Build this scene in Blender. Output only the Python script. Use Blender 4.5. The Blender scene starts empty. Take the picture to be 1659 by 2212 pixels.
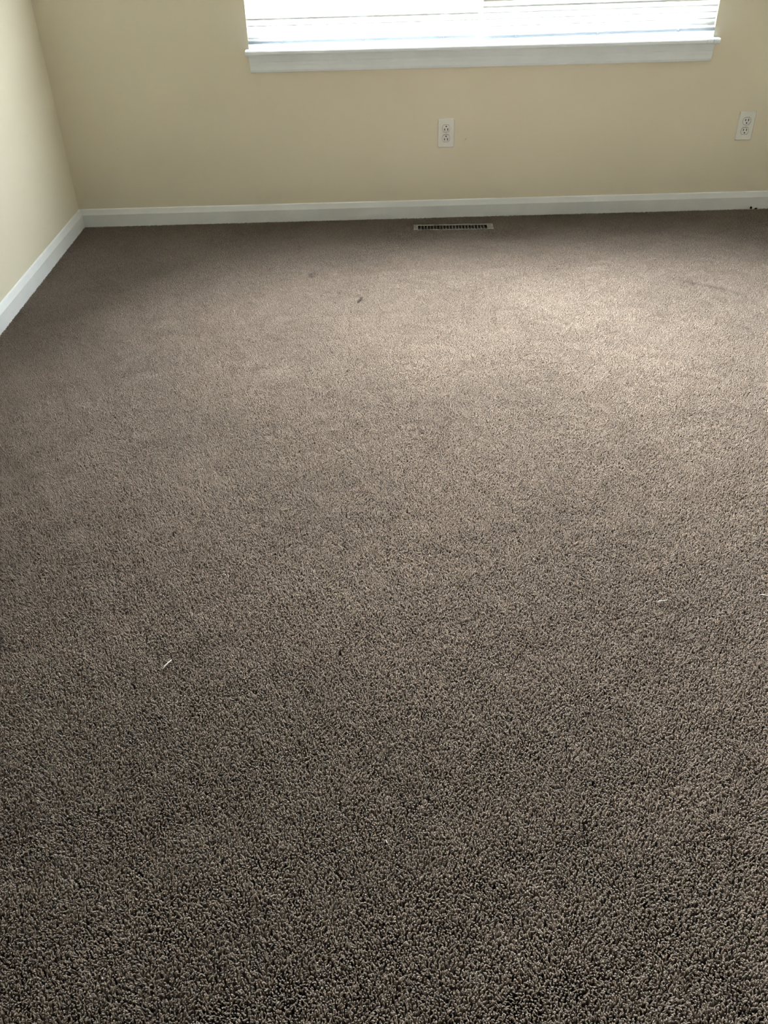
import bpy, bmesh, math, random
from mathutils import Vector, Matrix
import numpy as np

random.seed(7)
rng = np.random.default_rng(11)
scene = bpy.context.scene
C = scene.collection

# ------------------------------------------------------------------ camera
# room: left wall x = 0, window wall y = 0 (room towards -y), carpet top z = 0
cam_d = bpy.data.cameras.new('camera')
cam = bpy.data.objects.new('camera', cam_d)
C.objects.link(cam)
cam_d.sensor_fit = 'VERTICAL'
cam_d.sensor_height = 36.0
cam_d.lens = 1850.0 / 2212.0 * 36.0
cam_d.clip_start = 0.05
r_ = Vector((0.99955111, -0.02228245, -0.02002667))
u_ = Vector((0.02936618, 0.59631262, 0.80221499))
f_ = Vector((0.00593315, 0.80244299, -0.59669929))
cam.matrix_world = Matrix(((r_.x, u_.x, -f_.x, 1.28475426),
                           (r_.y, u_.y, -f_.y, -3.85991716),
                           (r_.z, u_.z, -f_.z, 1.23015501),
                           (0, 0, 0, 1)))
scene.camera = cam

# ------------------------------------------------------------------ world, exposure
SKY = 24.0
w = bpy.data.worlds.new('sky')
scene.world = w
w.use_nodes = True
bg = w.node_tree.nodes['Background']
bg.inputs[0].default_value = (0.90, 0.96, 1.0, 1)
# standard overcast sky: zenith three times as bright as the horizon
_tc = w.node_tree.nodes.new('ShaderNodeTexCoord')
_sp = w.node_tree.nodes.new('ShaderNodeSeparateXYZ')
_m1 = w.node_tree.nodes.new('ShaderNodeMath'); _m1.operation = 'MAXIMUM'; _m1.inputs[1].default_value = 0.0
_m2 = w.node_tree.nodes.new('ShaderNodeMath'); _m2.operation = 'MULTIPLY_ADD'
_m2.inputs[1].default_value = 2.0 * SKY / 3.0
_m2.inputs[2].default_value = SKY / 3.0
w.node_tree.links.new(_tc.outputs['Generated'], _sp.inputs[0])
w.node_tree.links.new(_sp.outputs[2], _m1.inputs[0])
w.node_tree.links.new(_m1.outputs[0], _m2.inputs[0])
w.node_tree.links.new(_m2.outputs[0], bg.inputs[1])
# hazy sun glowing through thin cloud, high in front of the window
sun_d = bpy.data.lights.new('hazy_sun', 'SUN')
sun_d.energy = 136.0
sun_d.angle = math.radians(56)
sun_d.color = (0.95, 0.985, 1.0)
sun = bpy.data.objects.new('hazy_sun', sun_d)
C.objects.link(sun)
SUN_EL, SUN_AZ = math.radians(43), math.radians(7)      # azimuth: from the left of the window normal
_d = Vector((math.sin(SUN_AZ) * math.cos(SUN_EL), -math.cos(SUN_AZ) * math.cos(SUN_EL), -math.sin(SUN_EL)))
sun.rotation_euler = _d.to_track_quat('-Z', 'Y').to_euler()
sun.location = (1.7, 6, 7)
vs = scene.view_settings
vs.view_transform = 'Standard'
vs.look = 'None'
vs.gamma = 1.0
vs.use_curve_mapping = False
vs.exposure = -0.04
cy = scene.cycles
cy.max_bounces = 14
cy.diffuse_bounces = 8
cy.transmission_bounces = 8
cy.transparent_max_bounces = 16
cy.sample_clamp_indirect = 12.0
cy.use_denoising = True

RX, RY, RH = 3.6, -6.4, 2.44        # room size
WX0, WX1, WZ0, WZ1 = 0.820, 2.680, 0.664, 2.05   # window opening

# ------------------------------------------------------------------ materials
def mat(name, col, rough=0.6, **kw):
    m = bpy.data.materials.new(name)
    m.use_nodes = True
    p = m.node_tree.nodes['Principled BSDF']
    p.inputs['Base Color'].default_value = (*col, 1)
    p.inputs['Roughness'].default_value = rough
    for k, v in kw.items():
        p.inputs[k.replace('_', ' ')].default_value = v
    return m

def nodes(m):
    return m.node_tree.nodes, m.node_tree.links, m.node_tree.nodes['Principled BSDF']

def math_node(N, L, op, a, b=None, clamp=False):
    n = N.new('ShaderNodeMath')
    n.operation = op
    n.use_clamp = clamp
    for i, v in enumerate((a, b)):
        if v is None:
            continue
        if isinstance(v, (int, float)):
            n.inputs[i].default_value = v
        else:
            L.new(v, n.inputs[i])
    return n.outputs[0]

def spot(N, L, pos, c, axes, rot, r, soft=0.5):
    """1 inside a small ellipse of a flat mark, 0 outside."""
    mp = N.new('ShaderNodeMapping')
    mp.vector_type = 'TEXTURE'
    mp.inputs['Location'].default_value = c
    mp.inputs['Rotation'].default_value = rot
    mp.inputs['Scale'].default_value = axes
    L.new(pos, mp.inputs['Vector'])
    ln = N.new('ShaderNodeVectorMath')
    ln.operation = 'LENGTH'
    L.new(mp.outputs[0], ln.inputs[0])
    mr = N.new('ShaderNodeMapRange')
    mr.inputs['From Min'].default_value = 1.0
    mr.inputs['From Max'].default_value = 1.0 - soft
    mr.inputs['To Min'].default_value = 0.0
    mr.inputs['To Max'].default_value = r
    L.new(ln.outputs['Value'], mr.inputs['Value'])
    return mr.outputs[0]

def darken(N, L, base, masks, col):
    cur = base
    for k in masks:
        mx = N.new('ShaderNodeMix')
        mx.data_type = 'RGBA'
        L.new(k, mx.inputs['Factor'])
        L.new(cur, mx.inputs['A'])
        mx.inputs['B'].default_value = (*col, 1)
        cur = mx.outputs['Result']
    return cur

# wall paint: warm cream with a fine roller stipple
def wall_paint(name, marks=()):
    m = mat(name, (0.70, 0.625, 0.425), 0.55)
    N, L, p = nodes(m)
    g = N.new('ShaderNodeNewGeometry')
    n1 = N.new('ShaderNodeTexNoise')
    n1.inputs['Scale'].default_value = 260
    n1.inputs['Detail'].default_value = 3
    L.new(g.outputs['Position'], n1.inputs['Vector'])
    b = N.new('ShaderNodeBump')
    b.inputs['Strength'].default_value = 0.10
    b.inputs['Distance'].default_value = 0.002
    L.new(n1.outputs[0], b.inputs['Height'])
    L.new(b.outputs[0], p.inputs['Normal'])
    n2 = N.new('ShaderNodeTexNoise')
    n2.inputs['Scale'].default_value = 2.2
    n2.inputs['Detail'].default_value = 4
    L.new(g.outputs['Position'], n2.inputs['Vector'])
    cr = N.new('ShaderNodeValToRGB')
    cr.color_ramp.elements[0].position = 0.3
    cr.color_ramp.elements[0].color = (0.755, 0.70, 0.56, 1)
    cr.color_ramp.elements[1].position = 0.7
    cr.color_ramp.elements[1].color = (0.785, 0.73, 0.59, 1)
    L.new(n2.outputs[0], cr.inputs[0])
    ms = [spot(N, L, g.outputs['Position'], *a) for a in marks]
    L.new(darken(N, L, cr.outputs[0], ms, (0.36, 0.31, 0.2)), p.inputs['Base Color'])
    return m

M_wall = wall_paint('cream_wall_paint')
M_wall_back = wall_paint('cream_wall_paint_scuffed', [
    ((1.7005, 0, 0.3225), (0.0075, 0.02, 0.0022), (0, -0.95, 0), 0.55),
    ((1.6915, 0, 0.3140), (0.0050, 0.02, 0.0018), (0, -0.6, 0), 0.25),
    ((0.2225, 0, 0.3225), (0.0035, 0.02, 0.0020), (0, -0.6, 0), 0.25),
    ((0.2175, 0, 0.3190), (0.0025, 0.02, 0.0020), (0, 0, 0), 0.25)])
M_ceil = mat('white_ceiling_paint', (0.66, 0.65, 0.63), 0.8)

def white_paint(name, col, rough=0.4):
    m = mat(name, col, rough)
    N, L, p = nodes(m)
    g = N.new('ShaderNodeNewGeometry')
    n1 = N.new('ShaderNodeTexNoise')
    n1.inputs['Scale'].default_value = 9
    n1.inputs['Detail'].default_value = 5
    L.new(g.outputs['Position'], n1.inputs['Vector'])
    cr = N.new('ShaderNodeValToRGB')
    cr.color_ramp.elements[0].color = (*[c * 0.95 for c in col], 1)
    cr.color_ramp.elements[0].position = 0.3
    cr.color_ramp.elements[1].color = (*col, 1)
    cr.color_ramp.elements[1].position = 0.6
    L.new(n1.outputs[0], cr.inputs[0])
    L.new(cr.outputs[0], p.inputs['Base Color'])
    b = N.new('ShaderNodeBump')
    b.inputs['Strength'].default_value = 0.06
    b.inputs['Distance'].default_value = 0.002
    n3 = N.new('ShaderNodeTexNoise')
    n3.inputs['Scale'].default_value = 120
    L.new(g.outputs['Position'], n3.inputs['Vector'])
    L.new(n3.outputs[0], b.inputs['Height'])
    L.new(b.outputs[0], p.inputs['Normal'])
    return m

M_base = white_paint('white_baseboard_paint', (0.82, 0.845, 0.86))
M_trim = white_paint('white_trim_glare_tint', (0.83, 0.89, 0.93))  # bluish glare of the window is put into this white's tint
M_vinyl = mat('white_window_vinyl', (0.80, 0.84, 0.84), 0.35)
M_plate = mat('white_outlet_plastic', (0.79, 0.79, 0.75), 0.35)
M_recept = mat('white_receptacle_plastic', (0.76, 0.77, 0.74), 0.4)
M_dark = mat('dark_slot', (0.02, 0.02, 0.018), 0.7)
M_screw = mat('painted_screw', (0.7, 0.7, 0.67), 0.4)
M_lint = mat('pale_lint', (0.52, 0.48, 0.44), 0.8)
M_crumb = mat('black_grit', (0.012, 0.012, 0.01), 0.7)
M_subfloor = mat('carpet_backing', (0.08, 0.062, 0.048), 0.95)
M_cord = mat('white_cord', (0.8, 0.82, 0.82), 0.7)
M_ground = mat('dry_ground', (0.20, 0.18, 0.15), 0.9)

# brushed worn metal for the floor register
M_reg = mat('worn_beige_register_metal', (0.27, 0.26, 0.225), 0.5, Metallic=0.25)
N, L, p = nodes(M_reg)
g = N.new('ShaderNodeNewGeometry')
n1 = N.new('ShaderNodeTexNoise'); n1.inputs['Scale'].default_value = 70; n1.inputs['Detail'].default_value = 4
L.new(g.outputs['Position'], n1.inputs['Vector'])
cr = N.new('ShaderNodeValToRGB')
cr.color_ramp.elements[0].color = (0.13, 0.115, 0.095, 1); cr.color_ramp.elements[0].position = 0.35
cr.color_ramp.elements[1].color = (0.25, 0.245, 0.215, 1); cr.color_ramp.elements[1].position = 0.6
L.new(n1.outputs[0], cr.inputs[0]); L.new(cr.outputs[0], p.inputs['Base Color'])

# translucent white slat
def translucent(name, col, trans, fac):
    m = bpy.data.materials.new(name)
    m.use_nodes = True
    N, L = m.node_tree.nodes, m.node_tree.links
    N.clear()
    o = N.new('ShaderNodeOutputMaterial')
    d = N.new('ShaderNodeBsdfDiffuse'); d.inputs[0].default_value = (*col, 1)
    t = N.new('ShaderNodeBsdfTranslucent'); t.inputs[0].default_value = (*trans, 1)
    mx = N.new('ShaderNodeMixShader'); mx.inputs[0].default_value = fac
    L.new(d.outputs[0], mx.inputs[1]); L.new(t.outputs[0], mx.inputs[2]); L.new(mx.outputs[0], o.inputs[0])
    return m
M_slat = translucent('white_vinyl_slat', (0.86, 0.88, 0.88), (0.88, 0.91, 0.91), 0.32)
M_rail = mat('shade_grey_vinyl_rail', (0.42, 0.475, 0.53), 0.45)  # white rail; the shade on its room side is put into this grey-blue

# clear pane
M_glass = bpy.data.materials.new('window_glass')
M_glass.use_nodes = True
N, L = M_glass.node_tree.nodes, M_glass.node_tree.links
N.clear()
o = N.new('ShaderNodeOutputMaterial')
t = N.new('ShaderNodeBsdfTransparent'); t.inputs[0].default_value = (0.96, 0.965, 0.97, 1)
gl = N.new('ShaderNodeBsdfGlossy'); gl.inputs['Roughness'].default_value = 0.02
mx = N.new('ShaderNodeMixShader')
mx.inputs[0].default_value = 0.05
L.new(t.outputs[0], mx.inputs[1]); L.new(gl.outputs[0], mx.inputs[2]); L.new(mx.outputs[0], o.inputs[0])

# carpet yarn: taupe, per-tuft variation, broad worn patches with painted pile-lean shading, stains, painted crease shade
M_carpet = mat('taupe_cut_pile_yarn', (0.4, 0.32, 0.26), 0.6)
N, L, p = nodes(M_carpet)
p.inputs['Specular IOR Level'].default_value = 0.25
g = N.new('ShaderNodeNewGeometry')
pos = g.outputs['Position']
at = N.new('ShaderNodeAttribute'); at.attribute_name = 'shade'
cr = N.new('ShaderNodeValToRGB')
cr.color_ramp.elements[0].color = (0.35, 0.30, 0.255, 1)
cr.color_ramp.elements[1].color = (0.57, 0.508, 0.45, 1)
L.new(at.outputs['Fac'], cr.inputs[0])
n1 = N.new('ShaderNodeTexNoise'); n1.inputs['Scale'].default_value = 2.6; n1.inputs['Detail'].default_value = 5; n1.inputs['Roughness'].default_value = 0.6
L.new(pos, n1.inputs['Vector'])
n2 = N.new('ShaderNodeTexNoise'); n2.inputs['Scale'].default_value = 17; n2.inputs['Detail'].default_value = 4
L.new(pos, n2.inputs['Vector'])
v = math_node(N, L, 'ADD', math_node(N, L, 'MULTIPLY', n1.outputs[0], 0.34), math_node(N, L, 'MULTIPLY', n2.outputs[0], 0.20))
v = math_node(N, L, 'ADD', v, 0.73)
mul = N.new('ShaderNodeVectorMath'); mul.operation = 'SCALE'
L.new(cr.outputs[0], mul.inputs[0]); L.new(v, mul.inputs['Scale'])
marks = []
for (x, y, ax, ay, rz, s) in [
        (1.2366, -0.9214, 0.010, 0.022, -0.5, 0.75), (1.2440, -0.895, 0.007, 0.012, 0, 0.6),
        (1.0472, -0.6506, 0.010, 0.018, 0, 0.38), (1.062, -0.640, 0.009, 0.012, 0, 0.3),
        (1.050, -0.675, 0.014, 0.012, 0, 0.3), (1.055, -0.66, 0.022, 0.04, 0, 0.18),
        (1.1205, -0.8311, 0.014, 0.009, 0.2, 0.42), (1.137, -0.81, 0.013, 0.007, 0, 0.3),
        (1.1617, -0.8429, 0.009, 0.012, 0, 0.5), (1.1, -0.862, 0.01, 0.008, 0, 0.25),
        (1.29, -0.94, 0.009, 0.010, 0, 0.25), (0.995, -1.09, 0.04, 0.02, 0.6, 0.16),
        (2.46, -0.835, 0.06, 0.018, -0.7, 0.22), (2.53, -0.885, 0.09, 0.016, -0.65, 0.2),  # from here on: shade of a dent in the carpet, painted dark
        (2.60, -0.95, 0.05, 0.02, -0.7, 0.16)]:
    marks.append(spot(N, L, pos, (x, y, 0), (ax, ay, 0.05), (0, 0, rz), s, 0.7))
yarn = darken(N, L, mul.outputs[0], marks, (0.06, 0.045, 0.035))
L.new(yarn, p.inputs['Base Color'])
tl = N.new('ShaderNodeBsdfTranslucent')
L.new(yarn, tl.inputs[0])
mx = N.new('ShaderNodeMixShader')
mx.inputs[0].default_value = 0.66
L.new(p.outputs[0], mx.inputs[1]); L.new(tl.outputs[0], mx.inputs[2])
L.new(mx.outputs[0], N['Material Output'].inputs['Surface'])

# ------------------------------------------------------------------ builders
def obj(name, bm, m, parent=None, smooth=False, kind=None):
    bmesh.ops.recalc_face_normals(bm, faces=bm.faces)
    me = bpy.data.meshes.new(name)
    bm.to_mesh(me)
    bm.free()
    if smooth:
        for f in me.polygons:
            f.use_smooth = True
    for k in (m if isinstance(m, (list, tuple)) else [m]):
        me.materials.append(k)
    o = bpy.data.objects.new(name, me)
    C.objects.link(o)
    if parent:
        o.parent = parent
    if kind:
        o['kind'] = kind
    return o

def thing(name, label, cat, loc=(0, 0, 0), rz=0, group=None):
    o = bpy.data.objects.new(name, None)
    C.objects.link(o)
    o.location = loc
    o.rotation_euler = (0, 0, rz)
    o.empty_display_size = 0.05
    tag(o, label, cat, group)
    return o

def tag(o, label, cat, group=None):
    o['label'] = label
    o['category'] = cat
    if group:
        o['group'] = group
    return o

def add_box(bm, a, b, bevel=0.0):
    vs_ = [bm.verts.new((x, y, z)) for x in (a[0], b[0]) for y in (a[1], b[1]) for z in (a[2], b[2])]
    fs = [bm.faces.new([vs_[i] for i in q]) for q in
          ((0, 1, 3, 2), (4, 6, 7, 5), (0, 4, 5, 1), (2, 3, 7, 6), (0, 2, 6, 4), (1, 5, 7, 3))]
    if bevel:
        es = list({e for f in fs for e in f.edges})
        bmesh.ops.bevel(bm, geom=es, offset=bevel, segments=2, affect='EDGES', profile=0.6)

def box(a, b, bevel=0.0):
    bm = bmesh.new()
    add_box(bm, a, b, bevel)
    return bm

def add_tube(bm, pts, r, n=6, taper=None):
    rings = []
    pts = [Vector(q) for q in pts]
    for i, q in enumerate(pts):
        d = (pts[min(i + 1, len(pts) - 1)] - pts[max(i - 1, 0)]).normalized()
        a = d.orthogonal().normalized()
        b = d.cross(a)
        rr = r * (taper[i] if taper else 1)
        rings.append([bm.verts.new(q + rr * (math.cos(t) * a + math.sin(t) * b))
                      for t in [2 * math.pi * k / n for k in range(n)]])
    for A, B in zip(rings, rings[1:]):
        for k in range(n):
            bm.faces.new((A[k], A[(k + 1) % n], B[(k + 1) % n], B[k]))
    bm.faces.new(rings[0]); bm.faces.new(rings[-1])

def sweep_x(bm, prof, x0, x1, m0=0.0, m1=0.0):
    """profile of (depth into the room, z) run along x at the window wall; m = mitre per depth."""
    A = [bm.verts.new((x0 + m0 * d, -d, z)) for d, z in prof]
    B = [bm.verts.new((x1 - m1 * d, -d, z)) for d, z in prof]
    n = len(prof)
    for k in range(n):
        bm.faces.new((A[k], A[(k + 1) % n], B[(k + 1) % n], B[k]))
    bm.faces.new(A); bm.faces.new(B)

def pierced(bm, outer, inner_outer, holes, y0, y1, depth, mi_front=0, mi_hole=1):
    """plate in the xz plane: outer outline at y0, chamfered to inner_outer at y1 (front), with holes of given depth."""
    loops = []
    vo = [bm.verts.new((x, y0, z)) for x, z in outer]
    vi = [bm.verts.new((x, y1, z)) for x, z in inner_outer]
    n = len(vo)
    for k in range(n):
        bm.faces.new((vo[k], vo[(k + 1) % n], vi[(k + 1) % n], vi[k])).material_index = mi_front
    edges = [bm.edges.get((vi[k], vi[(k + 1) % n])) for k in range(n)]
    for h in holes:
        hv = [bm.verts.new((x, y1, z)) for x, z in h]
        hb = [bm.verts.new((x, y1 + depth, z)) for x, z in h]
        m_ = len(hv)
        for k in range(m_):
            bm.faces.new((hv[k], hv[(k + 1) % m_], hb[(k + 1) % m_], hb[k])).material_index = mi_hole
        bm.faces.new(hb).material_index = mi_hole
        edges += [bm.edges.get((hv[k], hv[(k + 1) % m_])) for k in range(m_)]
    old = set(bm.faces)
    bmesh.ops.triangle_fill(bm, use_beauty=True, use_dissolve=False, edges=edges)
    for f in set(bm.faces) - old:
        f.material_index = mi_front

# ------------------------------------------------------------------ room shell
T = 0.14
fl = obj('floor', box((-T, RY - T, -0.16), (RX + T, T, -0.0165)), M_subfloor, kind='structure')
obj('ceiling', box((-T, RY - T, RH), (RX + T, T, RH + 0.12)), M_ceil, kind='structure')
bm = bmesh.new()
add_box(bm, (0, 0, -0.0165), (WX0, T, RH))
add_box(bm, (WX1, 0, -0.0165), (RX, T, RH))
add_box(bm, (WX0, 0, -0.0165), (WX1, T, WZ0))
add_box(bm, (WX0, 0, WZ1), (WX1, T, RH))
obj('wall_back', bm, M_wall_back, kind='structure')
obj('wall_left', box((-T, RY, -0.0165), (0, T, RH)), M_wall, kind='structure')
obj('wall_right', box((RX, RY, -0.0165), (RX + T, T, RH)), M_wall, kind='structure')
obj('wall_front', box((-T, RY - T, -0.0165), (RX + T, RY, RH)), M_wall, kind='structure')

# baseboards: flat face with a sloped, eased top
PROF = [(0.0, -0.016), (0.0125, -0.016), (0.0125, 0.0495), (0.0115, 0.0525), (0.0052, 0.0700), (0.0030, 0.0728), (0.0, 0.0735)]
bm = bmesh.new(); sweep_x(bm, PROF, 0, RX, 1, 1)
obj('baseboard_back', bm, M_base, kind='structure')
bm = bmesh.new(); sweep_x(bm, PROF, 0, -RY, 1, 1)
o = obj('baseboard_left', bm, M_base, kind='structure')
o.matrix_world = Matrix(((0, -1, 0, 0), (1, 0, 0, RY), (0, 0, 1, 0), (0, 0, 0, 1)))
bm = bmesh.new(); sweep_x(bm, PROF, 0, -RY, 1, 1)
o = obj('baseboard_right', bm, M_base, kind='structure')
o.matrix_world = Matrix(((0, 1, 0, RX), (-1, 0, 0, 0), (0, 0, 1, 0), (0, 0, 0, 1)))
bm = bmesh.new(); sweep_x(bm, PROF, 0, RX, 1, 1)
o = obj('baseboard_front', bm, M_base, kind='structure')
o.matrix_world = Matrix(((-1, 0, 0, RX), (0, -1, 0, RY), (0, 0, 1, 0), (0, 0, 0, 1)))

# ground outside
o = obj('trim_1', box((-14, T + 0.02, -0.6), (18, 24, -0.45)), M_ground, kind='structure')
o.name = 'ground'

# ------------------------------------------------------------------ window
win = bpy.data.objects.new('window_1', None)
C.objects.link(win)
win.location = (0, 0, 0)
win['kind'] = 'structure'
FW = 0.050
def frame_bar(bm, x0, x1, z0, z1):
    add_box(bm, (x0, 0.030, z0), (x1, 0.125, z1), 0.002)
bm = bmesh.new()
sz = 0.682
frame_bar(bm, WX0, WX0 + 0.022, sz, WZ1); frame_bar(bm, WX1 - 0.022, WX1, sz, WZ1)
add_box(bm, (WX0 + 0.022, 0.042, sz), (WX0 + 0.039, 0.125, WZ1), 0.002)
add_box(bm, (WX1 - 0.039, 0.042, sz), (WX1 - 0.022, 0.125, WZ1), 0.002)
add_box(bm, (WX0 + 0.039, 0.056, sz), (WX0 + FW, 0.12, WZ1), 0.002)
add_box(bm, (WX1 - FW, 0.056, sz), (WX1 - 0.039, 0.12, WZ1), 0.002)
frame_bar(bm, WX0 + 0.02, WX1 - 0.02, WZ1 - FW, WZ1)
add_box(bm, (WX0 + 0.02, 0.075, sz), (WX1 - 0.02, 0.125, sz + 0.012), 0.002)
obj('window_frame', bm, M_vinyl, win)
obj('window_pane', box((WX0 + FW - 0.004, 0.098, sz + 0.008), (WX1 - FW + 0.004, 0.102, WZ1 - FW + 0.004)), M_glass, win)
# stool: rounded nose board, the right horn a separate cracked-off block
def nose(bm, x0, x1, yb, z0=0.6635, z1=0.6825, yf=-0.045):
    prof = [(-yb, z0)] + [(-yf - 0.004, z0), (-yf, z0 + 0.005), (-yf, z1 - 0.006), (-yf - 0.002, z1 - 0.002), (-yf - 0.006, z1)] + [(-yb, z1)]
    sweep_x(bm, prof, x0, x1)
bm = bmesh.new()
nose(bm, WX0 + 0.0005, 2.6440, 0.13)
nose(bm, 0.8085, WX0 + 0.0005, -0.0005)
st = obj('window_sill', bm, M_trim, win)
bm = bmesh.new()
nose(bm, 2.6450, 2.6690, 0.13, 0.6640, 0.6832, -0.0455)
obj('sill_end', bm, M_trim, st)['label'] = 'cracked end block of the window sill'
bm = bmesh.new()
nose(bm, 2.6702, 2.6795, 0.13, 0.6640, 0.6832, -0.0462)
prof = [(0.0005, 0.6645), (0.042, 0.6645), (0.0462, 0.6695), (0.0462, 0.677), (0.044, 0.682), (0.0405, 0.6838), (0.0005, 0.6838)]
sweep_x(bm, prof, 2.6795, 2.7005, 0, 0.10)
obj('sill_end', bm, M_trim, st)['label'] = 'rounded horn broken away at the right end of the sill'
# apron with a shaped face and returned ends
bm = bmesh.new()
prof = [(0.0, 0.6635), (0.018, 0.6635), (0.018, 0.640), (0.0165, 0.636), (0.0165, 0.628), (0.0150, 0.622), (0.0150, 0.608), (0.012, 0.6005), (0.008, 0.5985), (0.0, 0.5985)]
A = [bm.verts.new((0.8170 + (0.6635 - z) * 0.05, -d, z)) for d, z in prof]
B = [bm.verts.new((2.6845 - (0.6635 - z) * 0.025, -d, z)) for d, z in prof]
n = len(prof)
for k in range(n):
    bm.faces.new((A[k], A[(k + 1) % n], B[(k + 1) % n], B[k]))
bm.faces.new(A); bm.faces.new(B)
obj('window_apron', bm, M_trim, win)

# ------------------------------------------------------------------ blinds
def slat_mesh(length):
    bm = bmesh.new()
    nseg, wd, crown = 6, 0.0204, 0.0012
    rows = []
    for x in (0, length):
        top = []
        for k in range(nseg + 1):
            u = k / nseg * 2 - 1
            top.append(bm.verts.new((x, u * wd / 2, crown * (1 - u * u))))
        rows.append(top)
    for k in range(nseg):
        bm.faces.new((rows[0][k], rows[1][k], rows[1][k + 1], rows[0][k + 1]))
    geom = bmesh.ops.solidify(bm, geom=list(bm.faces), thickness=0.0004)
    return bm

PITCH = 0.02165
def make_blind(x0, x1, zl, zr, cords, label, first_gap):
    yb = 0.006
    root = thing('mini_blind', label, 'window blind', (x0, yb, 2.045), 0, 'mini blinds in the window')
    def rel(v):
        return (v[0] - x0, v[1] - yb, v[2] - 2.045)
    L_ = x1 - x0
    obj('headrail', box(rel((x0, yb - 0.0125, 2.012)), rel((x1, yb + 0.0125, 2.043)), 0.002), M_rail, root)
    zt = 0.5 * (zl + zr)
    ang = math.atan2(zr - zl, L_)
    # bottom rail: flattened C section, tilted with its slats
    bm = bmesh.new()
    sec = [(-0.0125, 0.001), (-0.0115, 0.0), (0.0115, 0.0), (0.0125, 0.001), (0.0125, 0.0095), (0.010, 0.0125), (0.0, 0.0135), (-0.010, 0.0125), (-0.0125, 0.0095)]
    A = [bm.verts.new((0, y, z)) for y, z in sec]
    B = [bm.verts.new((L_, y, z)) for y, z in sec]
    m_ = len(sec)
    for k in range(m_):
        bm.faces.new((A[k], A[(k + 1) % m_], B[(k + 1) % m_], B[k]))
    bm.faces.new(A); bm.faces.new(B)
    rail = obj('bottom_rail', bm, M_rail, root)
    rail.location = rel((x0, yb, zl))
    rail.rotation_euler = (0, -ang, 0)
    for cx in cords:
        bm = bmesh.new()
        add_box(bm, (-0.006, -0.0135, -0.0022), (0.006, 0.0135, 0.004), 0.0012)
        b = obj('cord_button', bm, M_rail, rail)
        b.location = (cx - x0, 0, 0)
    # slats
    first = obj('slat', slat_mesh(L_), M_slat, root)
    z = zt + first_gap
    k = 0
    while z < 2.005:
        s = first if k == 0 else first.copy()
        if k:
            C.objects.link(s)
            s.parent = root
        a = math.radians(82 if k < 9 else max(46, 82 - 9 * (k - 8))) + math.radians(random.uniform(-2.5, 2.5))   # lowest slats hang nearly shut on the rail
        lean = -ang * max(0, 1 - k / 14)
        s.location = rel((x0 + random.uniform(-0.0012, 0.0012), yb + random.uniform(-0.0006, 0.0006), z + (zl - zt) * max(0, 1 - k / 14)))
        s.rotation_euler = (a, lean, 0)
        z += PITCH
        k += 1
    for cx in cords:
        bm = bmesh.new()
        zc = zl + (zr - zl) * (cx - x0) / L_
        for yy in (-0.0128, 0.0128):
            add_tube(bm, [rel((cx, yb + yy, zc + 0.002)), rel((cx, yb + yy, 2.012))], 0.0006, 4)
        obj('ladder_cord', bm, M_cord, root)

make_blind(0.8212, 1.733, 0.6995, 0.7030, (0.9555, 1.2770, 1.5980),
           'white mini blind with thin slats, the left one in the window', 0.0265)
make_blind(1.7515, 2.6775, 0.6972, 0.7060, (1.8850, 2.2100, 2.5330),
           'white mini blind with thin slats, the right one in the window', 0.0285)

# ------------------------------------------------------------------ outlets
def rrect(w_, h_, r, n=4):
    out = []
    for cx, cz, a0 in ((w_ / 2 - r, h_ / 2 - r, 0), (-w_ / 2 + r, h_ / 2 - r, 90), (-w_ / 2 + r, -h_ / 2 + r, 180), (w_ / 2 - r, -h_ / 2 + r, 270)):
        for k in range(n + 1):
            a = math.radians(a0 + 90 * k / n)
            out.append((cx + r * math.cos(a), cz + r * math.sin(a)))
    return out

def face_outline(rad, half, cz, n=10):
    """receptacle face: circle cut flat at top and bottom"""
    a = math.asin(half / rad)
    pts = [(rad * math.cos(t), rad * math.sin(t)) for t in [-a + 2 * a * k / n for k in range(n + 1)]]
    pts += [(-x, -z) for x, z in pts]
    return [(x, z + cz) for x, z in pts]

def circle(cx, cz, r, n=12):
    return [(cx + r * math.cos(2 * math.pi * k / n), cz + r * math.sin(2 * math.pi * k / n)) for k in range(n)]

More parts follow.
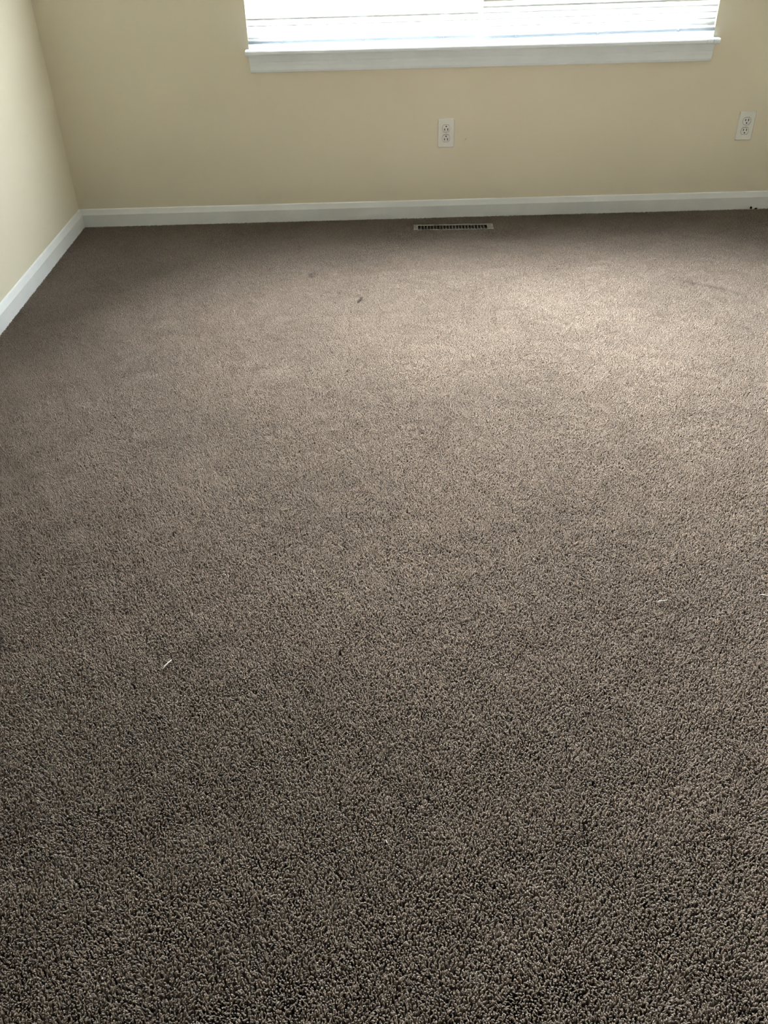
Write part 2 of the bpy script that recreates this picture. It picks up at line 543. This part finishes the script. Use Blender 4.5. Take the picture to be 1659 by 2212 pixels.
def make_outlet(x, z, up, label):
    """up = 1: round ground hole above the slots"""
    root = thing('wall_outlet', label, 'outlet', (x, 0, z), 0, 'electrical outlets under the window')
    bm = bmesh.new()
    pw, ph = 0.0700, 0.1143
    pierced(bm, rrect(pw, ph, 0.003), rrect(pw - 0.006, ph - 0.006, 0.002),
            [face_outline(0.0180, 0.0150, 0.0195), face_outline(0.0180, 0.0150, -0.0195)], -0.0025, -0.0062, 0.0045, 0, 1)
    # square edge of the plate down to the wall
    o_ = [bm.verts.new((vx, -0.0025, vz)) for vx, vz in rrect(pw, ph, 0.003)]
    b_ = [bm.verts.new((vx, -0.0001, vz)) for vx, vz in rrect(pw, ph, 0.003)]
    for k in range(len(o_)):
        bm.faces.new((o_[k], o_[(k + 1) % len(o_)], b_[(k + 1) % len(o_)], b_[k]))
    bmesh.ops.remove_doubles(bm, verts=bm.verts, dist=1e-5)
    obj('cover_plate', bm, [M_plate, M_recept], root)
    for cz in (0.0195, -0.0195):
        bm = bmesh.new()
        g_ = cz + 0.0075 * up
        s_ = cz - 0.0042 * up
        pierced(bm, face_outline(0.0170, 0.0140, cz), face_outline(0.0164, 0.0134, cz), [], -0.0018, -0.0066, 0.004, 0, 1)
        rc = obj('receptacle', bm, M_recept, root)
        for sx, hh in ((-0.0064, 0.0040), (0.0064, 0.0046)):
            obj('slot', box((sx - 0.0016, -0.00675, s_ - hh), (sx + 0.0016, -0.0060, s_ + hh)), M_dark, rc)
        bm = bmesh.new()
        pierced(bm, circle(0, g_, 0.0029), circle(0, g_, 0.0028), [], -0.0060, -0.00675, 0, 0, 0)
        obj('ground_hole', bm, M_dark, rc)
    bm = bmesh.new()
    pierced(bm, circle(0, 0, 0.0034), circle(0, 0, 0.0026), [], -0.0060, -0.0072, 0, 0, 0)
    obj('screw', bm, M_screw, root)

make_outlet(1.6157, 0.3489, 1, 'white duplex outlet centred under the window above the floor vent, round holes on top')
make_outlet(2.8871, 0.3461, -1, 'white duplex outlet right of the window, round holes below its slots')

# ------------------------------------------------------------------ floor register
RGX, RGY, RGR = 1.6450, -0.1380, math.radians(-2.2)
reg = thing('floor_register', 'worn metal floor register with dark slots set in the carpet by the baseboard', 'floor vent', (RGX, RGY, -0.0155), RGR)
# local frame: x along, y across, z up
RW, RD = 0.346, 0.076
OX0, OX1, OY0, OY1 = -0.154, 0.146, -0.028, 0.020
bm = bmesh.new()
zt, zb = 0.0120, 0.0005
for a, b in (((-RW / 2, -RD / 2), (RW / 2, OY0)), ((-RW / 2, OY1), (RW / 2, RD / 2)),
             ((-RW / 2, OY0), (OX0, OY1)), ((OX1, OY0), (RW / 2, OY1))):
    add_box(bm, (a[0], a[1], zt - 0.002), (b[0], b[1], zt))
# turned-down rim
for a, b in (((-RW / 2, -RD / 2), (RW / 2, -RD / 2 + 0.002)), ((-RW / 2, RD / 2 - 0.002), (RW / 2, RD / 2)),
             ((-RW / 2, -RD / 2), (-RW / 2 + 0.002, RD / 2)), ((RW / 2 - 0.002, -RD / 2), (RW / 2, RD / 2))):
    add_box(bm, (a[0], a[1], zb), (b[0], b[1], zt - 0.001))
obj('faceplate', bm, M_reg, reg)
NS = 22
st_ = (OX1 - OX0) / NS
lo = None
for k in range(1, NS):
    xk = OX0 + st_ * k
    if lo is None:
        lo = obj('louver', box((-0.0016, OY0 - 0.001, zb + 0.001), (0.0016, OY1 + 0.001, zt - 0.0006)), M_reg, reg)
        s = lo
    else:
        s = lo.copy(); C.objects.link(s); s.parent = reg
    s.location = (xk, 0, 0)
obj('vent_shade_pan', box((OX0 - 0.006, OY0 - 0.006, -0.0008), (OX1 + 0.006, OY1 + 0.006, 0.0008)), M_dark, reg)['label'] = 'black sheet for the shade inside the vent'  # black sheet stands in for the shade down the duct

# ------------------------------------------------------------------ carpet pile
TILE, PT = 0.4, 134
def pile_tile():
    step = TILE / PT
    n = PT * PT
    ix, iy = np.meshgrid(np.arange(PT), np.arange(PT))
    bx = (ix.ravel() + 0.5 + 0.5 * (iy.ravel() % 2) * 1.0) * step - TILE / 2
    bx = np.where(bx > TILE / 2, bx - TILE, bx)
    by = (iy.ravel() + 0.5) * step - TILE / 2
    bx = bx + rng.uniform(-0.34, 0.34, n) * step
    by = by + rng.uniform(-0.26, 0.26, n) * step
    # soft regional lean, periodic over the tile
    def per(a, b, ph):
        return np.sin(2 * np.pi * (a * bx + b * by) / TILE + ph)
    lx = 0.06 * (per(2, 1, .3) + per(-3, 2, 1.1) + per(5, 3, 2.0)) + rng.normal(0, 0.10, n)
    ly = 0.06 * (per(1, -2, .9) + per(4, 3, 2.1) + per(-2, 6, .2)) + rng.normal(0, 0.10, n)
    ht = 0.0145 + 0.00015 * (per(3, 4, .5) + per(-5, 2, 1.7)) + rng.normal(0, 0.0009, n)
    rad = 0.00108 * rng.uniform(0.78, 1.22, n)
    az = rng.uniform(0, 2 * np.pi, n)
    NSIDE = 5
    # every tuft stands up and its cut end curls over in its own direction
    cd = rng.uniform(0, 2 * np.pi, n)
    cl = 0.0021 * rng.uniform(0.35, 1.35, n)
    ex, ey = cl * np.cos(cd), cl * np.sin(cd)
    lev = [(0.0, 0.85, 0.0), (0.66, 1.04, 0.0), (0.90, 0.98, 0.45), (0.985, 0.68, 1.0)]
    NL = len(lev)
    V = np.zeros((n, NSIDE * NL + 1, 3))
    for j, (t, q, c) in enumerate(lev):
        ox = bx + lx * ht * t ** 1.4 + ex * c
        oy = by + ly * ht * t ** 1.4 + ey * c
        for k in range(NSIDE):
            a = az + 2 * np.pi * k / NSIDE + 0.4 * j
            sq = rng.uniform(0.85, 1.15, n)
            V[:, j * NSIDE + k, 0] = ox + rad * q * sq * np.cos(a)
            V[:, j * NSIDE + k, 1] = oy + rad * q * sq * np.sin(a)
            V[:, j * NSIDE + k, 2] = -0.0160 + ht * t
    V[:, -1, 0] = bx + lx * ht + ex * 1.25
    V[:, -1, 1] = by + ly * ht + ey * 1.25
    V[:, -1, 2] = -0.0160 + ht * 1.005
    F = []
    for j in range(NL - 1):
        for k in range(NSIDE):
            a, b = j * NSIDE + k, j * NSIDE + (k + 1) % NSIDE
            F += [(a, b, b + NSIDE), (a, b + NSIDE, a + NSIDE)]
    for k in range(NSIDE):
        F.append(((NL - 1) * NSIDE + k, (NL - 1) * NSIDE + (k + 1) % NSIDE, NL * NSIDE))
    F = np.array(F)
    nv = NSIDE * NL + 1
    faces = (F[None] + (np.arange(n) * nv)[:, None, None]).reshape(-1, 3)
    me = bpy.data.meshes.new('carpet_pile')
    me.vertices.add(n * nv)
    me.vertices.foreach_set('co', V.reshape(-1).astype(np.float32))
    nf = len(faces)
    me.loops.add(nf * 3)
    me.loops.foreach_set('vertex_index', faces.reshape(-1).astype(np.int32))
    me.polygons.add(nf)
    me.polygons.foreach_set('loop_start', np.arange(0, nf * 3, 3, dtype=np.int32))
    me.polygons.foreach_set('use_smooth', np.ones(nf, dtype=bool))
    me.update(calc_edges=True)
    sh = np.clip(rng.normal(0.5, 0.22, n), 0, 1)
    att = me.attributes.new('shade', 'FLOAT', 'POINT')
    att.data.foreach_set('value', np.repeat(sh, nv).astype(np.float32))
    me.materials.append(M_carpet)
    return me

pile = bpy.data.objects.new('carpet_pile', pile_tile())
C.objects.link(pile)
pile.parent = fl
pile['kind'] = 'stuff'
pile['label'] = 'taupe cut-pile wall-to-wall carpet'

ng = bpy.data.node_groups.new('lay_carpet', 'GeometryNodeTree')
ng.interface.new_socket('Geometry', in_out='INPUT', socket_type='NodeSocketGeometry')
ng.interface.new_socket('Geometry', in_out='OUTPUT', socket_type='NodeSocketGeometry')
GN, GL = ng.nodes, ng.links
gi = GN.new('NodeGroupInput'); go = GN.new('NodeGroupOutput')
grid = GN.new('GeometryNodeMeshGrid')
nx_, ny_ = round(RX / TILE), round(-RY / TILE)
grid.inputs['Size X'].default_value = RX - TILE
grid.inputs['Size Y'].default_value = -RY - TILE
grid.inputs['Vertices X'].default_value = nx_
grid.inputs['Vertices Y'].default_value = ny_
tr = GN.new('GeometryNodeTransform')
tr.inputs['Translation'].default_value = (RX / 2, RY / 2, 0)
GL.new(grid.outputs[0], tr.inputs[0])
iop = GN.new('GeometryNodeInstanceOnPoints')
GL.new(tr.outputs[0], iop.inputs['Points'])
GL.new(gi.outputs[0], iop.inputs['Instance'])
rv = GN.new('FunctionNodeRandomValue'); rv.data_type = 'INT'
[s for s in rv.inputs if s.name == 'Min' and s.type == 'INT'][0].default_value = 0
[s for s in rv.inputs if s.name == 'Max' and s.type == 'INT'][0].default_value = 1
mm = GN.new('ShaderNodeMath'); mm.operation = 'MULTIPLY'; mm.inputs[1].default_value = math.pi
GL.new([s for s in rv.outputs if s.type == 'INT'][0], mm.inputs[0])
cb = GN.new('ShaderNodeCombineXYZ'); GL.new(mm.outputs[0], cb.inputs[2])
GL.new(cb.outputs[0], iop.inputs['Rotation'])
# tiles under the register are made real and cut out around it
posn = GN.new('GeometryNodeInputPosition')
def near(px, py, hx, hy, rot=0.0):
    sub = GN.new('ShaderNodeVectorMath'); sub.operation = 'SUBTRACT'; sub.inputs[1].default_value = (px, py, 0)
    GL.new(posn.outputs[0], sub.inputs[0])
    ro = GN.new('ShaderNodeVectorRotate'); ro.rotation_type = 'Z_AXIS'; ro.inputs['Angle'].default_value = -rot
    GL.new(sub.outputs[0], ro.inputs['Vector'])
    ab = GN.new('ShaderNodeVectorMath'); ab.operation = 'ABSOLUTE'; GL.new(ro.outputs[0], ab.inputs[0])
    sp = GN.new('ShaderNodeSeparateXYZ'); GL.new(ab.outputs[0], sp.inputs[0])
    res = []
    for ch, lim in ((0, hx), (1, hy)):
        c = GN.new('ShaderNodeMath'); c.operation = 'LESS_THAN'; c.inputs[1].default_value = lim
        GL.new(sp.outputs[ch], c.inputs[0]); res.append(c.outputs[0])
    an = GN.new('ShaderNodeMath'); an.operation = 'MULTIPLY'
    GL.new(res[0], an.inputs[0]); GL.new(res[1], an.inputs[1])
    return an.outputs[0]
sep = GN.new('GeometryNodeSeparateGeometry'); sep.domain = 'INSTANCE'
GL.new(iop.outputs[0], sep.inputs[0])
GL.new(near(RGX, RGY, TILE / 2 + RW / 2 + 0.02, TILE / 2 + RD / 2 + 0.02), sep.inputs['Selection'])
rz = GN.new('GeometryNodeRealizeInstances'); GL.new(sep.outputs[0], rz.inputs[0])
dl = GN.new('GeometryNodeDeleteGeometry'); dl.domain = 'POINT'
GL.new(rz.outputs[0], dl.inputs[0])
GL.new(near(RGX, RGY, RW / 2 + 0.0005, RD / 2 + 0.0015, RGR), dl.inputs['Selection'])
jn = GN.new('GeometryNodeJoinGeometry')
GL.new(dl.outputs[0], jn.inputs[0]); GL.new(sep.outputs[1], jn.inputs[0])
GL.new(jn.outputs[0], go.inputs[0])
md = pile.modifiers.new('lay_carpet', 'NODES')
md.node_group = ng

# ------------------------------------------------------------------ lint and grit on the carpet
def lint(pts, r, label):
    o_ = Vector(pts[0])
    bm = bmesh.new()
    add_tube(bm, [Vector(q) - o_ for q in pts], r, 6, [0.35] + [1] * (len(pts) - 2) + [0.4])
    o = obj('lint_thread', bm, M_lint, smooth=True)
    o.location = o_
    return tag(o, label, 'lint', 'pale lint on the carpet')

zl = 0.0012
lint([(0.8545, -2.7010, zl), (0.8585, -2.6930, zl + .001), (0.8622, -2.6850, zl + .001), (0.8668, -2.6770, zl), (0.8692, -2.6730, zl)], 0.0016, 'pale lint sliver on the carpet in the left foreground')
lint([(1.8575, -2.5525, zl), (1.8650, -2.5485, zl + .001), (1.8735, -2.5485, zl + .001), (1.8830, -2.5445, zl)], 0.0012, 'pale bent lint thread on the carpet, left of the two at the right side')
lint([(2.0775, -2.5390, zl), (2.0850, -2.5385, zl + .001), (2.0940, -2.5425, zl + .001), (2.1020, -2.5450, zl)], 0.0012, 'pale lint thread on the carpet cut by the right frame edge')
lint([(1.2808, -3.0795, zl), (1.2815, -3.0835, zl + .001), (1.2838, -3.0890, zl)], 0.0012, 'tiny pale lint fleck on the carpet at the bottom centre')
lint([(0.6985, -2.9895, zl), (0.7015, -2.9875, zl + .001), (0.7050, -2.9880, zl)], 0.0011, 'tiny pale lint fleck on the carpet near the lower left edge')
lint([(1.8440, -1.8310, zl), (1.8475, -1.8290, zl + .001), (1.8520, -1.8320, zl)], 0.0012, 'small pale lint fleck on the bright middle of the carpet')

def crumb(x, y, z, s, label):
    bm = bmesh.new()
    bmesh.ops.create_icosphere(bm, subdivisions=2, radius=1.0)
    for v_ in bm.verts:
        v_.co *= 1 + random.uniform(-0.18, 0.18)
        v_.co = Vector((v_.co.x * s[0], v_.co.y * s[1], v_.co.z * s[2]))
    o = obj('grit', bm, M_crumb)
    o.location = (x, y, z)
    tag(o, label, 'debris', 'black grit by the baseboard')
crumb(2.9858, -0.0165, 0.0050, (0.0055, 0.0035, 0.0058), 'taller black crumb against the white baseboard at the right')
crumb(3.0085, -0.0170, 0.0012, (0.0065, 0.0040, 0.0032), 'flat black crumb on the carpet right of the taller one')
